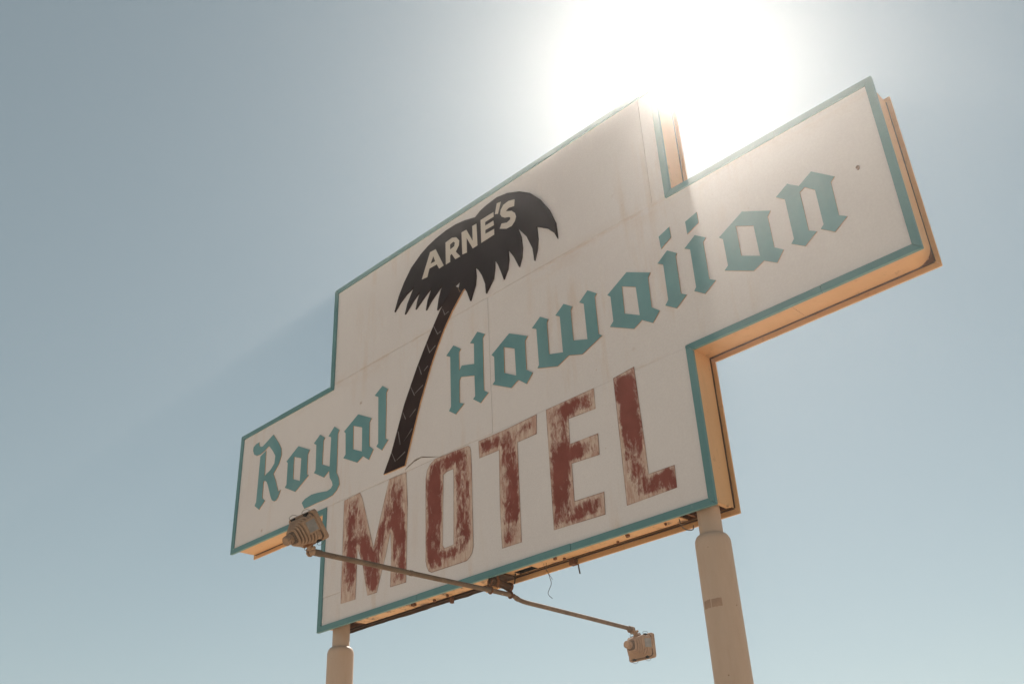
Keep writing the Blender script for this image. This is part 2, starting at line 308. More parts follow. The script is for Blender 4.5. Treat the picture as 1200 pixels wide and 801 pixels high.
RUST_D = m_metal('dark_scale_rust', (.035, .022, .016), (.12, .065, .036), 9, .9, 0, (.012, .008, .006), .9)
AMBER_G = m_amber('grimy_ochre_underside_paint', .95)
HOUSE = m_metal('dusty_tan_lamp_housing', (.235, .155, .108), (.36, .25, .175), 7, .75, 0, (.11, .07, .048), .6)
HOUSE_D = m_metal('fin_gap_shade_core', (.085, .062, .048), (.15, .11, .082), 9, .85, 0, (.03, .022, .018), .6)  # darker body colour paints in the shade between the cooling fins
GREYM = m_plain('grey_lamp_plate', (.22, .215, .21), .5)
DARK = m_plain('black_void_paint', (.018, .015, .013))
WIRE = m_plain('wire_sheath', (.10, .085, .075))
BOARD = m_plain('dark_backing_board', (.20, .13, .09))

# ---------------------------------------------------------------- object helpers
def link(name, me, mat, parent=None, label=None, mat2=None):
    o = bpy.data.objects.new(name, me)
    col.objects.link(o)
    if mat is not None and not me.materials:
        me.materials.append(mat)
        if mat2: me.materials.append(mat2)
    if parent is not None: o.parent = parent
    if label: o['label'] = label
    return o

def from_bm(name, bm, mat, parent=None, label=None, smooth=False, mat2=None):
    bmesh.ops.recalc_face_normals(bm, faces=bm.faces)
    me = bpy.data.meshes.new(name)
    bm.to_mesh(me); bm.free()
    if smooth:
        me.polygons.foreach_set('use_smooth', [True] * len(me.polygons))
    return link(name, me, mat, parent, label, mat2)

def thing(name, loc, label, cat, group=None):
    o = bpy.data.objects.new(name, None)
    o.empty_display_size = .2
    o.location = loc
    col.objects.link(o)
    o['label'] = label; o['category'] = cat
    if group: o['group'] = group
    return o

ROOT_LOC = Vector((S * 3.3, S * 0.125, 0.0))
def Q(u, v, w=0.0): return P(u, v, w) - ROOT_LOC

def prism_bm(loops, w0, w1, bm=None, edge_mat=0, shear=None):
    """plate with holes between the depths w0 (rear) and w1 (front) in sign axes"""
    bm = bm or bmesh.new()
    pts = [q for l in loops for q in l]
    tris = tessellate_polygon([[Vector((a, b, 0)) for a, b in l] for l in loops])
    f = [bm.verts.new(Q(a, b, w1)) for a, b in pts]
    r = [bm.verts.new(Q(a, b, w0)) for a, b in pts]
    for t in tris:
        try:
            bm.faces.new([f[i] for i in t]); bm.faces.new([r[i] for i in reversed(t)])
        except ValueError: pass
    k = 0
    for l in loops:
        n = len(l)
        for i in range(n):
            a, b_ = k + i, k + (i + 1) % n
            fc = bm.faces.new((f[a], f[b_], r[b_], r[a])); fc.material_index = edge_mat
        k += n
    return bm

def box_bm(c, size, bm=None, rot=None):
    bm = bm or bmesh.new()
    M = Matrix.Translation(c)
    if rot is not None: M = M @ rot.to_4x4()
    bmesh.ops.create_cube(bm, size=1, matrix=M @ Matrix.Diagonal((*size, 1)))
    return bm

def tube_bm(pts, rad, bm=None, seg=12, cap=True):
    """round tube through the points (list of Vectors); rad a number or one per point"""
    bm = bm or bmesh.new()
    n = len(pts)
    rads = [rad] * n if isinstance(rad, (int, float)) else rad
    rings = []
    ref = None
    for i, p in enumerate(pts):
        t = (pts[min(i + 1, n - 1)] - pts[max(i - 1, 0)]).normalized()
        if ref is None:
            ref = t.orthogonal().normalized()
        ref = (ref - t * ref.dot(t)).normalized()
        b2 = t.cross(ref)
        rings.append([bm.verts.new(p + (ref * math.cos(a) + b2 * math.sin(a)) * rads[i])
                      for a in (2 * math.pi * k / seg for k in range(seg))])
    for A, B in zip(rings, rings[1:]):
        for k in range(seg):
            bm.faces.new((A[k], A[(k + 1) % seg], B[(k + 1) % seg], B[k]))
    if cap:
        bm.faces.new(rings[0][::-1]); bm.faces.new(rings[-1])
    return bm

def smooth_curve(pts, k=6):
    out = []
    n = len(pts)
    for i in range(n - 1):
        p0, p1, p2, p3 = pts[max(i - 1, 0)], pts[i], pts[i + 1], pts[min(i + 2, n - 1)]
        for j in range(k):
            t = j / k
            out.append(.5 * ((2 * p1) + (p2 - p0) * t + (2 * p0 - 5 * p1 + 4 * p2 - p3) * t * t + (3 * p1 - p0 - 3 * p2 + p3) * t ** 3))
    out.append(pts[-1])
    return out

def auto_smooth(o, deg=35):
    me = o.data
    me.polygons.foreach_set('use_smooth', [True] * len(me.polygons))
    me.set_sharp_from_angle(angle=math.radians(deg))
    return o

def bevel(o, w, seg=1):
    md = o.modifiers.new('bevel', 'BEVEL'); md.width = w; md.segments = seg; md.limit_method = 'ANGLE'
    md.angle_limit = math.radians(40)
    return o

# ================================================================ ground
def build_ground():
    bm = bmesh.new()
    rings = [0, 4, 9, 16, 30, 60, 140, 400, 1200, 3000]
    prev = [bm.verts.new((4, 2, 0))]
    for r in rings[1:]:
        ring = [bm.verts.new((4 + r * math.cos(a), 2 + r * math.sin(a), random.uniform(-.03, .03) if 12 < r < 500 else 0))
                for a in (2 * math.pi * k / 48 for k in range(48))]
        for k in range(48):
            if len(prev) == 1: bm.faces.new((prev[0], ring[k], ring[(k + 1) % 48]))
            else: bm.faces.new((prev[k], ring[k], ring[(k + 1) % 48], prev[(k + 1) % 48]))
        prev = ring
    o = from_bm('ground', bm, SAND, smooth=True)
    o['kind'] = 'structure'
build_ground()

# ================================================================ the sign
sign = thing('motel_sign', ROOT_LOC, 'tall cross-shaped cream motel sign with teal border and black palm tree on two tan poles', 'sign')

a0, l0, k0, k1, r0, a1 = 0.0, 1.41, 1.426, 5.16, 5.143, 6.6
b0, b1, c1, t1, t2, t3 = 0.0, 0.98, 0.989, 2.207, 2.16, 3.168
OUT = [(a0, b1), (l0, b1), (l0, b0), (r0, b0), (r0, c1), (a1, c1), (a1, t1), (k1, t1), (k1, t3), (k0, t3), (k0, t2), (a0, t2)]
FRONT = 0.012          # front of the trim;  face of the boards is at 0
DEPTH = 0.25           # back of the cabinet

def inset(poly, du, dv):
    n = len(poly); out = []
    for i, (x, y) in enumerate(poly):
        (xp, yp), (xn, yn) = poly[i - 1], poly[(i + 1) % n]
        dx = dy = 0.0
        for (ax, ay), (bx, by) in (((xp, yp), (x, y)), ((x, y), (xn, yn))):
            if abs(by - ay) < 1e-9: dy = dv if bx > ax else -dv       # bottom edges run to the right
            else: dx = -du if by > ay else du
        out.append((x + dx, y + dy))
    return out

# ---- face boards
J = .0016
def boards():
    T = .018
    in_ = T
    A = [
        # top block, wide and narrow board
        ([(k0 + in_, 2.165 + J), (5.0 - J / 2, 2.185 + J), (5.0 - J / 2, t3 - in_), (k0 + in_, t3 - in_)], .0),
        ([(5.0 + J / 2, 2.185 + J), (k1 - in_, 2.187 + J), (k1 - in_, t3 - in_), (5.0 + J / 2, t3 - in_)], -.002),
        # arm band, left and right board
        ([(a0 + in_, b1 + in_), (l0 + in_, b1 + in_), (l0 + in_, 1.03 + J), (2.425, 1.032 + J), (2.48, 1.070), (2.562, 1.099), (2.646, 1.097), (2.75, 1.062), (2.844, 1.031 + J),
          (3.411 - J, 1.028 + J), (3.411 - J, 2.175), (k0 + in_, 2.165), (k0 + in_, t2 - in_), (a0 + in_, t2 - in_)], .001),
        ([(3.411, 1.028 + J), (r0 - in_, 1.024 + J), (r0 - in_, c1 + in_), (a1 - in_, c1 + in_), (a1 - in_, t1 - in_), (k1 - in_, t1 - in_), (k1 - in_, 2.187), (3.411, 2.175)], -.0015),
        # lower block: small corner board and main board, and the lower strip
        ([(l0 + in_, .268), (1.684 - J, .268), (1.684 - J, 1.03), (l0 + in_, 1.03)], .001),
        ([(l0 + in_, b0 + in_), (1.684 - J, b0 + in_), (1.684 - J, .268 - J), (l0 + in_, .268 - J)], -.001),
        ([(1.684, b0 + in_), (r0 - in_, b0 + in_), (r0 - in_, 1.024), (3.411, 1.028), (2.844, 1.03), (2.43, 1.03), (1.684, 1.03)], .0005),
    ]
    for poly, dw in A:
        bevel(from_bm('face_board', prism_bm([poly], -.012, dw), PANEL, sign), .0025)
    # the lifted upper lip of the lower board
    bm = bmesh.new()
    base = [(2.41, 1.028), (2.48, 1.029), (2.562, 1.03), (2.646, 1.03), (2.75, 1.03), (2.844, 1.029)]
    top = [(2.415, 1.031), (2.48, 1.052), (2.562, 1.078), (2.646, 1.086), (2.75, 1.055), (2.844, 1.031)]
    lift = [.001, .005, .008, .007, .004, .001]
    fr = [bm.verts.new(Q(a, b, .002)) for a, b in base]
    to = [bm.verts.new(Q(a, b, l)) for (a, b), l in zip(top, lift)]
    tb = [bm.verts.new(Q(a, b, l - .004)) for (a, b), l in zip(top, lift)]
    for i in range(5):
        bm.faces.new((fr[i], fr[i + 1], to[i + 1], to[i])); bm.faces.new((to[i], to[i + 1], tb[i + 1], tb[i]))
        bm.faces.new((tb[i], tb[i + 1], fr[i + 1], fr[i]))
    from_bm('peeling_lip', bm, PANEL, sign, 'peeling upper edge of the lower face board')
    bk = inset(OUT, .02, .02)
    from_bm('backing_board', prism_bm([bk], -.026, -.018), BOARD, sign)
    hole = [(6.3866 + .011 * math.cos(a) * (1 + .2 * math.sin(3 * a)), 1.6545 + .015 * math.sin(a)) for a in (k * math.pi / 6 for k in range(12))]
    from_bm('bolt_hole', prism_bm([hole], -.004, .0022), RUST, sign, 'small dark rusty hole in the right arm')
boards()

# ---- teal border, one mitred length per side (long sides in two or three lengths)
def trims():
    inn = inset(OUT, .047, .045)
    splits = {0: [], 2: [.32, .71], 4: [.6], 6: [.45], 8: [.38, .72], 11: [], 5: [], 10: [.55]}
    n = len(OUT)
    for i in range(n):
        o1, o2 = Vector(OUT[i]), Vector(OUT[(i + 1) % n]); q1, q2 = Vector(inn[i]), Vector(inn[(i + 1) % n])
        ts = [0] + splits.get(i, []) + [1]
        d = (o2 - o1)
        nrm = Vector((-d.y, d.x)).normalized()
        for ta, tb in zip(ts, ts[1:]):
            oa, ob = o1.lerp(o2, ta), o1.lerp(o2, tb)
            qa = q1 if ta == 0 else oa + nrm * abs((q1 - o1).dot(nrm))
            qb = q2 if tb == 1 else ob + nrm * abs((q2 - o2).dot(nrm))
            j = random.uniform(-.003, .003)
            qa, qb = qa + nrm * (j if ta else 0), qb + nrm * (j if tb < 1 else 0)
            g = d.normalized() * .0012
            oa, qa, ob, qb = oa + g, qa + g, ob - g, qb - g
            dz = random.uniform(-.0015, .0015)
            bevel(from_bm('edge_trim', prism_bm([[tuple(oa), tuple(ob), tuple(qb), tuple(qa)]], -.012 + random.uniform(-.001, .001), FRONT + dz), TRIM, sign), .002)
trims()

# ---- cabinet sides: folded sheets set in from the edge, then the rear frame standing proud of them
def sides():
    ou, ov = .028, .034
    IN = inset(OUT, ou, ov)
    IN2 = inset(OUT, ou + .006, ov + .006)
    n = len(OUT)
    w0, w1 = -.225, -.0135
    R = .10
    for i in range(n):
        if i == 2: continue                       # the underside of the lower block is built below
        A, B = Vector(IN[i]), Vector(IN[(i + 1) % n]); A2, B2 = Vector(IN2[i]), Vector(IN2[(i + 1) % n])
        d = (B - A).normalized()
        if i == 4: B = B - d * R; B2 = Vector((B.x, B2.y))
        if i == 5: A = A + d * R; A2 = Vector((A2.x, A.y))
        ln = (B - A).length
        parts = 2 if ln > 1.3 else 1
        for k in range(parts):
            fa, fb = k / parts, (k + 1) / parts
            pa, pb, qa, qb = A.lerp(B, fa), A.lerp(B, fb), A2.lerp(B2, fa), A2.lerp(B2, fb)
            if k: pa += d * .0015; qa += d * .0015
            bm = prism_bm([[tuple(pa), tuple(pb), tuple(qb), tuple(qa)]], w0, w1 - .001 * k)
            from_bm('side_sheet', bm, AMBER, sign)
    cx, cy = a1 - ou - R, c1 + ov + R
    arc = [(cx + R * math.cos(t), cy + R * math.sin(t)) for t in (-math.pi / 2 + k * math.pi / 16 for k in range(9))]
    arc2 = [(cx + (R - .006) * math.cos(t), cy + (R - .006) * math.sin(t)) for t in (-k * math.pi / 16 for k in range(9))]
    auto_smooth(from_bm('corner_sheet', prism_bm([arc + arc2], w0, w1), AMBER, sign))
    # dark strip painting in the shadow gap between the side sheets and the rear frame
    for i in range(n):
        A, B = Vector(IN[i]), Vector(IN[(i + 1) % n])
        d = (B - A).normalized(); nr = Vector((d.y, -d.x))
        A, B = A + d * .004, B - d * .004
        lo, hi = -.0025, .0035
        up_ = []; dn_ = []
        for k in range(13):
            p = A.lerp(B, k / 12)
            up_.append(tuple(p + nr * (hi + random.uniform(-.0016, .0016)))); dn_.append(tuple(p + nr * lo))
        from_bm('shadow_gap_strip', prism_bm([up_ + dn_[::-1]], -.2374, -.2255), GAP_SHADE, sign)
    # gusset behind the rounded corner
    from_bm('corner_gusset', prism_bm([[(a1 - .030, c1 + .036), (a1 - .030, c1 + .036 + R), (cx + .075, cy - .075), (a1 - .030 - R, c1 + .036)]], -.2365, -.2255), RUST, sign)
    # rear face: frame strips with a folded return, and the rear board
    inn = inset(OUT, .060, .075)
    for i in range(n):
        o1, o2 = Vector(OUT[i]), Vector(OUT[(i + 1) % n]); q1, q2 = Vector(inn[i]), Vector(inn[(i + 1) % n])
        g = (o2 - o1).normalized() * .001
        if i == 2:                                # along the underside the left length has rusted back
            s1 = o1.lerp(o2, .44)
            ragged = [o1 + Vector((.06, .012))]
            for k in range(1, 26):
                ragged.append(o1.lerp(s1, k / 26) + Vector((0, random.uniform(.012, .018))))
            ragged.append(s1 + Vector((-.002, .016)))
            from_bm('rear_frame', prism_bm([[tuple(p) for p in ragged] + [(s1.x - .002, q1.y), tuple(q1 + g)]], -DEPTH + .004, -.238), RUST_D, sign, 'rusted bare length of the rear frame')
            bevel(from_bm('rear_frame', prism_bm([[tuple(s1), tuple(o2 - g), tuple(q2 - g), (s1.x, q2.y)]], -DEPTH, -.238), AMBER, sign), .0015)
            continue
        bevel(from_bm('rear_frame', prism_bm([[tuple(o1 + g), tuple(o2 - g), tuple(q2 - g), tuple(q1 + g)]], -DEPTH, -.238), AMBER, sign), .0015)
    from_bm('rear_board', prism_bm([inset(OUT, .058, .073)], -.2475, -.2405), PANEL, sign)
sides()

# ---- underside of the lower block: patched soffit sheets, slots round the poles, vent
def ubox(u0, u1, v0_, v1_, w0, w1, bm=None):
    bm = bm or bmesh.new()
    p, q = Q(u0, v0_, w0), Q(u1, v1_, w1)
    c = (p + q) / 2; s_ = Vector((abs(q.x - p.x), abs(q.y - p.y), abs(q.z - p.z)))
    return box_bm(c, s_, bm)

def underside():
    v = .034
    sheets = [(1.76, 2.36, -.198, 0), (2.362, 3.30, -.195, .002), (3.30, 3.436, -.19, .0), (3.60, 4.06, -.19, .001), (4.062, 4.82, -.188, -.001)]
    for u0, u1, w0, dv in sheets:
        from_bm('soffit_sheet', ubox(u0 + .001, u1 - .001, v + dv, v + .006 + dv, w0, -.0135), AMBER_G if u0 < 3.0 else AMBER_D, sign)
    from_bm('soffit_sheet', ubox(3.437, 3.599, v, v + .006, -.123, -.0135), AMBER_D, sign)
    # torn flap and its rib
    bm = bmesh.new()
    vs = [bm.verts.new(Q(*q)) for q in ((4.02, .042, -.02), (4.16, .042, -.02), (4.12, .022, -.15), (4.06, .03, -.16))]
    bm.faces.new(vs)
    from_bm('torn_flap', bm, AMBER_D, sign)
    # vent frame with bars
    from_bm('vent_bar', ubox(3.508, 3.5115, v - .001, v + .003, -.20, -.124), DARK, sign)
    from_bm('vent_bar', ubox(3.437, 3.599, v - .0005, v + .0035, -.166, -.163), DARK, sign)
    hb = ubox(3.437, 3.599, v + .03, v + .034, -.19, -.124)
    ubox(3.4365, 3.439, v + .001, v + .03, -.19, -.124, hb); ubox(3.597, 3.5995, v + .001, v + .03, -.19, -.124, hb)
    ubox(3.437, 3.599, v + .001, v + .03, -.1905, -.188, hb); ubox(3.437, 3.599, v + .001, v + .03, -.126, -.1235, hb)
    from_bm('vent_shade_box', hb, DARK, sign)  # black box added to paint in the shade inside the vent opening
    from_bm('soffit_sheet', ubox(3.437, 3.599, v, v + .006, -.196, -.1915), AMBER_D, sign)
    from_bm('hanger_rod', tube_bm([Q(3.43, .06, -.15), Q(3.418, .0, -.155), Q(3.405, -.032, -.16)], .006), DARK, sign)
    # inner angle irons seen through the slots
    for u0, u1, w in ((1.45, 5.1, -.232),):
        from_bm('angle_iron', ubox(u0, u1, v + .012, v + .05, w, w + .012), RUST, sign)
    for u in (1.47, 1.70, 4.86, 4.925, 5.105):
        from_bm('cross_strut', ubox(u - .008, u + .008, v + .012, v + .034, -.205, -.016), RUST, sign)
    from_bm('cross_strut', ubox(4.83, 5.1, v + .02, v + .04, -.05, -.036), RUST, sign)
    for u0, u1 in ((1.445, 1.475), (5.082, 5.112)):
        from_bm('soffit_sheet', ubox(u0, u1, v, v + .006, -.2, -.0135), AMBER_D, sign)
    # a few stray bolts, tabs and screws
    for u, w, r in ((2.6, -.16, .012), (2.75, -.15, .01), (3.83, -.10, .013), (3.86, -.16, .01), (4.42, -.11, .014), (4.55, -.05, .010), (4.3, -.165, .009), (4.7, -.12, .008)):
        from_bm('rusty_bolt', tube_bm([Q(u, v + .003, w), Q(u + .004, v - .014, w)], S * r, seg=8), RUST, sign)
    from_bm('hanging_tab', ubox(3.86, 3.90, -.005, v, -.245, -.205), RUST, sign)
    from_bm('hanging_tab', ubox(2.42, 2.45, .016, v, -.12, -.09), RUST, sign)
    from_bm('hanging_tab', ubox(2.72, 2.74, -.01, v, -.225, -.2), RUST, sign)
    from_bm('wire_stub', tube_bm([Q(3.905, .03, -.24), Q(3.905, -.02, -.245), Q(3.912, -.065, -.245)], .006), WIRE, sign)
    # loose wires
    from_bm('loose_wire', tube_bm(smooth_curve([Q(3.722, .05, -.14), Q(3.715, .0, -.142), Q(3.735, -.06, -.145), Q(3.742, -.11, -.15), Q(3.71, -.165, -.15), Q(3.745, -.205, -.15)]), .0024, seg=6), WIRE, sign)
    from_bm('loose_wire', tube_bm(smooth_curve([Q(3.70, .05, -.14), Q(3.698, .01, -.142), Q(3.722, -.03, -.146), Q(3.757, -.085, -.15)]), .002, seg=6), WIRE, sign)
    from_bm('loose_wire', tube_bm(smooth_curve([Q(4.80, .05, -.12), Q(4.797, .0, -.14), Q(4.80, -.02, -.18), Q(4.835, -.025, -.2), Q(4.842, .0, -.2)]), .004, seg=6), WIRE, sign)
    # rusty stub of pipe that carries the lamp arms, with its flanges and two clamps
    st = [Q(3.325, -.012, -.012), Q(3.328, -.018, -.06), Q(3.331, -.026, -.12), Q(3.334, -.034, -.185)]
    auto_smooth(from_bm('rusty_stub_pipe', tube_bm(st, .034, seg=14), RUST_D, sign))
    for a, b in ((0, 1), (len(st) - 2, len(st) - 1)):
        dd = (st[b] - st[a]).normalized() * .012
        from_bm('pipe_flange', tube_bm([st[b] - dd, st[b] + dd], .043, seg=10), RUST, sign)
    from_bm('stub_plate', ubox(3.27, 3.39, .020, .030, -.195, -.03), RUST_D, sign)
    from_bm('stub_hanger', ubox(3.305, 3.315, -.05, .02, -.18, -.165), RUST, sign)
    from_bm('stub_hanger', ubox(3.345, 3.355, -.06, .02, -.06, -.045), RUST, sign)
    for w in (.005, -.185):
        cx = [Q(3.34 + .0205 * math.cos(t), -.088 + .0215 * math.sin(t), w) for t in (k * math.pi / 8 for k in range(-8, 9))]
        top = [Q(3.3195, -.02, w)] + cx[:] + [Q(3.3605, -.02, w)]
        from_bm('pipe_clamp', tube_bm(top, .0075, seg=8), RUST, sign)
underside()

# ---- raised blackletter words
WORDS = ['Royal'] * 6 + ['Hawaiian'] * 20
def letters():
    seq = list(TEAL_L)
    # the R is two strokes that meet: join them into one mesh
    for idx, (nm, loops) in enumerate(seq):
        if nm == 'R2': continue
        word = 'Royal' if idx < 6 else 'Hawaiian'
        bm = prism_bm(loops, .001, .0065, edge_mat=1)
        if nm == 'R': prism_bm(seq[idx + 1][1], .001, .0065, bm, edge_mat=1)
        nm2 = {'idot': 'dot over the letter i'}.get(nm, 'letter ' + nm)
        o = from_bm('letter' if nm != 'idot' else 'letter_dot', bm, TEAL, sign, 'teal blackletter %s of the word %s' % (nm2, word), mat2=EDGEW)
letters()

# ---- palm cut-out
crown = from_bm('palm_crown', prism_bm([CROWN_L], .001, .0155, edge_mat=1), CROWN, sign, mat2=TRUNK)
trunk = from_bm('palm_trunk', prism_bm([TRUNK_L], .0005, .0135, edge_mat=1), TRUNK, sign, mat2=EDGEW)
for nm, loops in ARNE_L:
    from_bm('letter' if nm != 'apostrophe' else 'letter_mark', prism_bm(loops, .0155, .0178), CREAM, crown, 'cream %s painted on the palm crown' % (nm if nm == 'apostrophe' else 'capital ' + nm))
for pl in CHEV_L:
    bm = bmesh.new()
    for (ax, ay), (bx, by) in zip(pl, pl[1:]):
        d = Vector((bx - ax, by - ay)); nn = Vector((-d.y, d.x)).normalized()
        w_ = .0042
        e = d * .04
        quad = [(ax + nn.x * w_ * .5, ay + nn.y * w_ * .5), (ax - nn.x * w_ * .5, ay - nn.y * w_ * .5), (bx + e.x - nn.x * w_, by + e.y - nn.y * w_), (bx + e.x + nn.x * w_, by + e.y + nn.y * w_)]
        prism_bm([quad], .013, .0146, bm)
    from_bm('bark_mark', bm, SCAR, trunk)

# ---- ghosted red capitals
def pt_in(poly, x, y):
    c = False; n = len(poly)
    for i in range(n):
        (x1, y1), (x2, y2) = poly[i], poly[i - 1]
        if (y1 > y) != (y2 > y) and x < (x2 - x1) * (y - y1) / (y2 - y1) + x1: c = not c
    return c
def segd(p, a, b):
    ax, ay = a; bx, by = b; dx, dy = bx - ax, by - ay
    t = max(0, min(1, ((p[0] - ax) * dx + (p[1] - ay) * dy) / (dx * dx + dy * dy + 1e-12)))
    return math.hypot(p[0] - ax - t * dx, p[1] - ay - t * dy)
def red_letter(nm, loops):
    edges = [(l[i], l[(i + 1) % len(l)]) for l in loops for i in range(len(l))]
    P2 = []; E2 = []
    for l in loops:
        ring = []
        for i in range(len(l)):
            a, b = Vector(l[i]), Vector(l[(i + 1) % len(l)])
            k = max(1, int((b - a).length / .02))
            for j in range(k): ring.append(a.lerp(b, j / k))
        s0 = len(P2); P2 += ring
        E2 += [(s0 + i, s0 + (i + 1) % len(ring)) for i in range(len(ring))]
    us = [p[0] for p in loops[0]]; vs_ = [p[1] for p in loops[0]]
    g = .011
    y = min(vs_)
    while y < max(vs_):
        x = min(us)
        while x < max(us):
            if pt_in(loops[0], x, y) and not any(pt_in(h, x, y) for h in loops[1:]):
                if min(segd((x, y), a, b) for a, b in edges) > g * .45:
                    P2.append(Vector((x, y)))
            x += g
        y += g
    vo, eo, fo, *_ = delaunay_2d_cdt(P2, E2, [], 0, 1e-6)
    bm = bmesh.new()
    bv = [bm.verts.new(Q(p.x, p.y, .0026)) for p in vo]
    for f in fo:
        cx = sum(vo[i].x for i in f) / len(f); cy = sum(vo[i].y for i in f) / len(f)
        if pt_in(loops[0], cx, cy) and not any(pt_in(h, cx, cy) for h in loops[1:]):
            bm.faces.new([bv[i] for i in f])
    loose = [v for v in bm.verts if not v.link_faces]
    bmesh.ops.delete(bm, geom=loose, context='VERTS')
    ed = []; we = []
    for v in bm.verts:
        w = v.co + ROOT_LOC
        uv = (w.x / S, (w.z - EYE) / S - V0)
        ed.append(min(segd(uv, a, b) for a, b in edges) * S)
        x, y = uv
        k = 0.0                                  # where each capital has lost most of its red
        if nm == 'T' and y > .82: k = .34 * max(0, min(1, (x - 3.52) / .12))
        if nm == 'T' and y < .32: k = .14
        if nm == 'M': k = .13 + (.10 if y < .32 else 0) + (.06 if y > .9 else 0)
        if nm == 'O': k = .08 + (.14 if (y < .36 and x > 2.9) else 0) + (.10 if y < .24 else 0)
        if nm == 'E': k = .10 if x > 4.25 else 0.0
        if nm == 'L': k = -.10 if y > .62 else (.12 if y < .45 and x < 4.66 else 0.0)
        we.append(k)
    for f in bm.faces:
        if f.normal.y > 0: f.normal_flip()
    # give the paint film its small thickness
    me = bpy.data.meshes.new('letter')
    bm.normal_update()
    for f in bm.faces:
        if f.normal.y > 0: f.normal_flip()
    bm.to_mesh(me); bm.free()
    at = me.attributes.new('edge', 'FLOAT', 'POINT')
    at.data.foreach_set('value', ed)
    at = me.attributes.new('wear', 'FLOAT', 'POINT')
    at.data.foreach_set('value', we)
    o = link('letter', me, MOTEL_M, sign, 'scraped red capital %s of the word MOTEL' % nm)
    return o
for nm, loops in MOTEL_L: red_letter(nm, loops)

# ---- the two poles
def lathe_bm(prof, seg=40):
    bm = bmesh.new()
    rings = [[bm.verts.new((r * math.cos(a), r * math.sin(a), z)) for a in (2 * math.pi * k / seg for k in range(seg))] for r, z in prof]
    for A, B in zip(rings, rings[1:]):
        for k in range(seg): bm.faces.new((A[k], A[(k + 1) % seg], B[(k + 1) % seg], B[k]))
    bm.faces.new(rings[0][::-1]); bm.faces.new(rings[-1])
    return bm
def pole(u, lab):
    zt = EYE + S * (V0 + .09)
    z0 = EYE + S * (V0 - .175)
    R_, r_ = S * .1025, S * .067
    prof = [(R_, 0), (R_, 1.2), (R_, 2.4), (R_, z0)]
    z1 = z0 + S * .055
    for k in range(1, 8):
        t = k / 7
        prof.append((R_ + (r_ + .006 - R_) * (1 - math.cos(t * math.pi / 2)) if t < 1 else r_ + .006, z0 + (z1 - z0) * math.sin(t * math.pi / 2) * (1 if t < 1 else 1)))
    prof += [(r_ + .002, z1 + .008), (r_, z1 + .012), (r_, zt)]
    o = auto_smooth(from_bm('support_pole', lathe_bm(prof), POLE, sign, lab), 50)
    o.location = P(u, 0, -.125) - ROOT_LOC; o.location.z = 0
    return o
pole(1.55, 'tan pole under the left end of the lower block')
pr = pole(5.003, 'thick tan pole under the right end of the lower block')
# strip of old tape residue on the right pole
def tape():
    bm = bmesh.new()
    R_ = S * .1025 + .0012
    cdir = math.atan2(cam.location.y - P(5, 0, -.125).y, cam.location.x - P(5, 0, -.125).x)
    z0, z1 = EYE + S * (V0 - .545), EYE + S * (V0 - .50)
    for a0_, a1_ in ((-1.15, -.62), (-.56, .02)):
        N_ = 8
        lo = []; hi = []
        for k in range(N_ + 1):
            a = cdir + a0_ + (a1_ - a0_) * k / N_
            lo.append(bm.verts.new((R_ * math.cos(a), R_ * math.sin(a), z0 + random.uniform(-.003, .003))))
            hi.append(bm.verts.new((R_ * math.cos(a), R_ * math.sin(a), z1 + random.uniform(-.003, .003))))
        for k in range(N_): bm.faces.new((lo[k], lo[k + 1], hi[k + 1], hi[k]))
    from_bm('tape_residue', bm, m_paint('tape_residue_glue', (.37, .25, .18), .22, (.52, .40, .31), .95, 9), pr)
tape()

# ================================================================ floodlights on their arms
def rrect(hw, hh, r, n=4):
    pts = []
    for cx, cz, a0_ in ((hw - r, hh - r, 0), (-hw + r, hh - r, 90), (-hw + r, -hh + r, 180), (hw - r, -hh + r, 270)):
        for k in range(n + 1):
            a = math.radians(a0_ + 90 * k / n)
            pts.append((cx + r * math.cos(a), cz + r * math.sin(a)))
    return pts
def loft_bm(secs, bm=None, off=(0, 0)):
    bm = bm or bmesh.new()
    rings = []
    for s_ in secs:
        y, hw, hh, r = s_[:4]; ox, oz = s_[4:6] if len(s_) > 4 else off
        rings.append([bm.verts.new((x + ox, y, z + oz)) for x, z in rrect(hw, hh, r)])
    n = len(rings[0])
    for A, B in zip(rings, rings[1:]):
        for k in range(n): bm.faces.new((A[k], A[(k + 1) % n], B[(k + 1) % n], B[k]))
    bm.faces.new(rings[0][::-1]); bm.faces.new(rings[-1])
    return bm

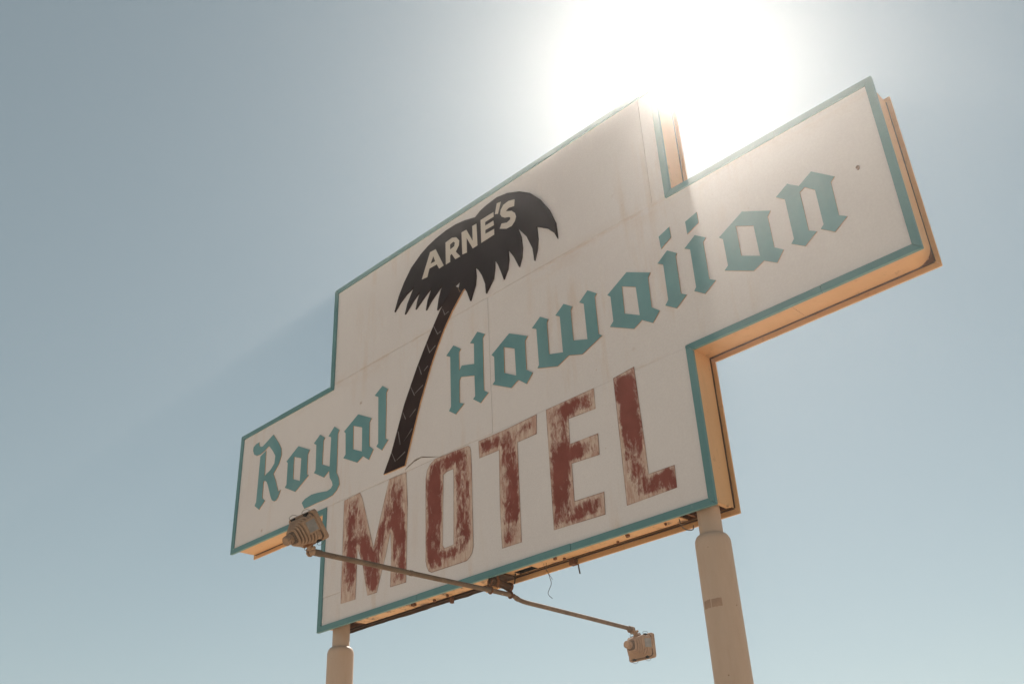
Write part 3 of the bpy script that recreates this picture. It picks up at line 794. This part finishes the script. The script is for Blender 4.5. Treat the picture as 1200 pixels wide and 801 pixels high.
def floodlight(name, label, arm, centre, tilt, yaw, knuckle_top, group):
    base = arm[0]
    root = thing(name, base, label, 'floodlight', group)
    L = lambda p: p - base
    # arm with coupling sleeves
    path = [L(p) for p in arm]
    auto_smooth(from_bm('lamp_arm', tube_bm(path, .0205, seg=14), PIPE, root), 50)
    def sleeve(i, j, t, ln, r=.026):
        p = path[i].lerp(path[j], t); d = (path[j] - path[i]).normalized() * ln / 2
        from_bm('pipe_coupling', tube_bm([p - d, p + d], r, seg=12), PIPE, root)
    sleeve(-2, -1, .93, .07)
    if len(path) > 3: sleeve(2, 3, .4, .025, .0235)
    M = Matrix.Translation(L(centre)) @ Matrix.Rotation(yaw, 4, 'Z') @ Matrix.Rotation(tilt, 4, 'X')   # +Y of the lamp looks out of the lens
    def put(nm, bm, mat, lab=None, deg=30, parent=root):
        bm.transform(M)
        o = from_bm(nm, bm, mat, parent, lab)
        return auto_smooth(o, deg)
    W_, H_ = S * .123, S * .092
    D_ = S * .175
    put('lens_rim', loft_bm([(-.012, W_ - .004, H_ - .004, .022), (-.006, W_, H_, .024), (.016, W_, H_, .024), (.022, W_ - .006, H_ - .006, .02)]), HOUSE)
    put('lens_glass', loft_bm([(.0225, W_ - .022, H_ - .022, .016), (.028, W_ - .024, H_ - .024, .016), (.033, W_ - .05, H_ - .05, .012)]), GLASS)
    body = put('lamp_housing', loft_bm([(-.0125, W_ - .016, H_ - .014, .03), (-.022, W_ - .018, H_ - .016, .03), (-.026, W_ * .78, H_ * .80, .03), (-.070, W_ * .62, H_ * .66, .028), (-.115, W_ * .44, H_ * .52, .026),
                                        (-.150, W_ * .32, H_ * .42, .022), (-.172, W_ * .26, H_ * .34, .02)]), HOUSE_D, deg=20)
    put('housing_skirt', loft_bm([(-.0235, W_ - .020, H_ - .018, .03), (-.0275, W_ * .80, H_ * .82, .03), (-.046, W_ * .76, H_ * .78, .03)]), HOUSE, deg=20)
    # cooling fins: stacked plates that shrink towards the rear
    for k in range(6):
        t = k / 5
        y = -.060 - .098 * t
        hw = W_ * (.80 - .42 * t); hh = H_ * (.86 - .36 * t)
        bm = loft_bm([(y - .0045, hw - .003, hh - .003, min(hw, hh) * .6), (y - .002, hw, hh, min(hw, hh) * .62), (y + .0045, hw + .003, hh + .003, min(hw, hh) * .6)])
        bm.transform(M)
        auto_smooth(from_bm('cooling_fin', bm, HOUSE, body), 30)
    # rear cap with grooves
    prof = [(-.165, .039), (-.178, .039), (-.179, .032), (-.186, .032), (-.187, .038), (-.197, .038), (-.198, .031), (-.205, .031), (-.206, .037), (-.222, .036), (-.228, .030)]
    bm = bmesh.new()
    rings = [[bm.verts.new((r * math.cos(a) - .012, y, r * math.sin(a) + .004)) for a in (2 * math.pi * k / 20 for k in range(20))] for y, r in prof]
    for A, B in zip(rings, rings[1:]):
        for k in range(20): bm.faces.new((A[k], A[(k + 1) % 20], B[(k + 1) % 20], B[k]))
    bm.faces.new(rings[0]); bm.faces.new(rings[-1])
    put('rear_cap', bm, HOUSE, deg=25)
    # wedge-shaped side box with its grey cover plate
    bm = bmesh.new()
    x0, x1 = W_ * .66, W_ - .014
    for sg in (1,):
        q = [(x1, -.0135), (x0, -.105), (x0 - .05, -.105), (x0 - .05, -.0135)]
        zt, zb = H_ * .62, -H_ * .30
        t = [bm.verts.new((sg * x, y, zt)) for x, y in q]; b_ = [bm.verts.new((sg * x, y, zb)) for x, y in q]
        bm.faces.new(t); bm.faces.new(b_[::-1])
        for k in range(4): bm.faces.new((t[k], t[(k + 1) % 4], b_[(k + 1) % 4], b_[k]))
    put('side_box', bm, HOUSE)
    bm = bmesh.new()
    d = Vector((x0 - x1, -.091, 0)); nrm = Vector((.091, x0 - x1, 0)).normalized(); nrm = nrm if nrm.x > 0 else -nrm
    pa, pb = Vector((x1, -.014, 0)) + d * .12, Vector((x1, -.014, 0)) + d * .82
    vs = []
    for off_ in (.0006, .005):
        for p_ in (pa, pb):
            for z in (H_ * .50, -H_ * .2): vs.append(bm.verts.new(p_ + nrm * off_ + Vector((0, 0, z))))
    for f in ((0, 1, 3, 2), (4, 6, 7, 5), (0, 2, 6, 4), (1, 5, 7, 3), (0, 4, 5, 1), (2, 3, 7, 6)): bm.faces.new([vs[i] for i in f])
    put('side_cover', bm, GREYM)
    # spring clips, two on the upper and two on the lower edge
    for sx in (-1, 1):
        for sz in (1, -1):
            cx = sx * W_ * .50
            c_ = put('spring_clip', box_bm(Vector((cx, -.024, sz * (H_ - .014))), (.026, .030, .024)), DARK)
            pts = [Vector((cx + dx, y, sz * (H_ + dz))) for dx, y, dz in ((-.010, -.034, -.006), (-.014, -.04, .012), (-.006, -.02, .022), (.006, -.005, .020), (.012, .012, .006), (.008, .024, -.008))]
            bm = tube_bm(smooth_curve(pts, 4), .0019, seg=6); bm.transform(M)
            from_bm('clip_wire', bm, WIRE, c_)
    # knuckle joint from the arm end to the housing
    sgn = 1 if knuckle_top else -1
    kp = M @ Vector((0, -.055, sgn * H_ * .86))
    end = path[-1]
    mid = end.lerp(kp, .5) + Vector((0, 0, .006 * sgn))
    bm = bmesh.new()
    bmesh.ops.create_uvsphere(bm, u_segments=16, v_segments=10, radius=.028, matrix=Matrix.Translation(end))
    tube_bm([end, mid, kp], [.024, .021, .030], bm, seg=12)
    dx = Vector((1, 0, 0))
    tube_bm([mid - dx * .045, mid + dx * .045], .013, bm, seg=8)
    tube_bm([end - dx * .040, end - dx * .028], .030, bm, seg=10)
    auto_smooth(from_bm('knuckle_joint', bm, HOUSE, root), 40)
    bm = tube_bm([kp - (kp - mid).normalized() * .012, kp + (kp - mid).normalized() * .012], .046, seg=6)
    from_bm('knuckle_base', bm, RUST, root)
    return root

front_arm = [P(3.34, -.088, -.20), P(3.34, -.088, .03), P(3.34, -.094, .5), P(3.34, -.098, 1.0), P(3.34, -.104, 1.44)]
floodlight('floodlight', 'tan floodlight on the arm reaching out in front of the sign, overlapping its left half', front_arm,
           P(3.34, .023, 1.478), math.radians(37), math.radians(180 + 180), False, 'floodlights on the sign')
back_arm = smooth_curve([P(3.338, -.0885, -.215), P(3.34, -.106, -.26), P(3.34, -.115, -.34), P(3.34, -.117, -.48), P(3.34, -.121, -.72), P(3.34, -.126, -1.05), P(3.34, -.135, -1.51)], 3)
floodlight('floodlight', 'tan floodlight hanging in open sky on the bent arm behind the sign', back_arm,
           P(3.345, -.262, -1.60), 0.0, 0.0, True, 'floodlights on the sign')

# ================================================================ haze added for the sun glare
def haze():
    bm = bmesh.new()
    top = EYE + S * (V0 + t3) + .5
    box_bm(Vector((4, 2, (top - 1) / 2)), (6400, 6400, top + 1), bm)
    mt = bpy.data.materials.new('glare_haze'); mt.use_nodes = True
    nt = mt.node_tree
    nt.nodes.remove(nt.nodes['Principled BSDF'])
    # added haze scatters forwards as sun glare: broad lobe for glow, narrow for core
    lobes = []
    for dens, g in HAZE:
        pv = nt.nodes.new('ShaderNodeVolumePrincipled')
        pv.inputs['Color'].default_value = (1, .955, .91, 1)
        pv.inputs['Density'].default_value = dens
        pv.inputs['Anisotropy'].default_value = g
        lobes.append(pv)
    add = nt.nodes.new('ShaderNodeAddShader')
    nt.links.new(lobes[0].outputs[0], add.inputs[0]); nt.links.new(lobes[1].outputs[0], add.inputs[1])
    nt.links.new(add.outputs[0], nt.nodes['Material Output'].inputs['Volume'])
    o = from_bm('added_glare_haze', bm, mt)
    o['kind'] = 'stuff'
HAZE = ((.0029, .84), (.00025, .985))
haze()
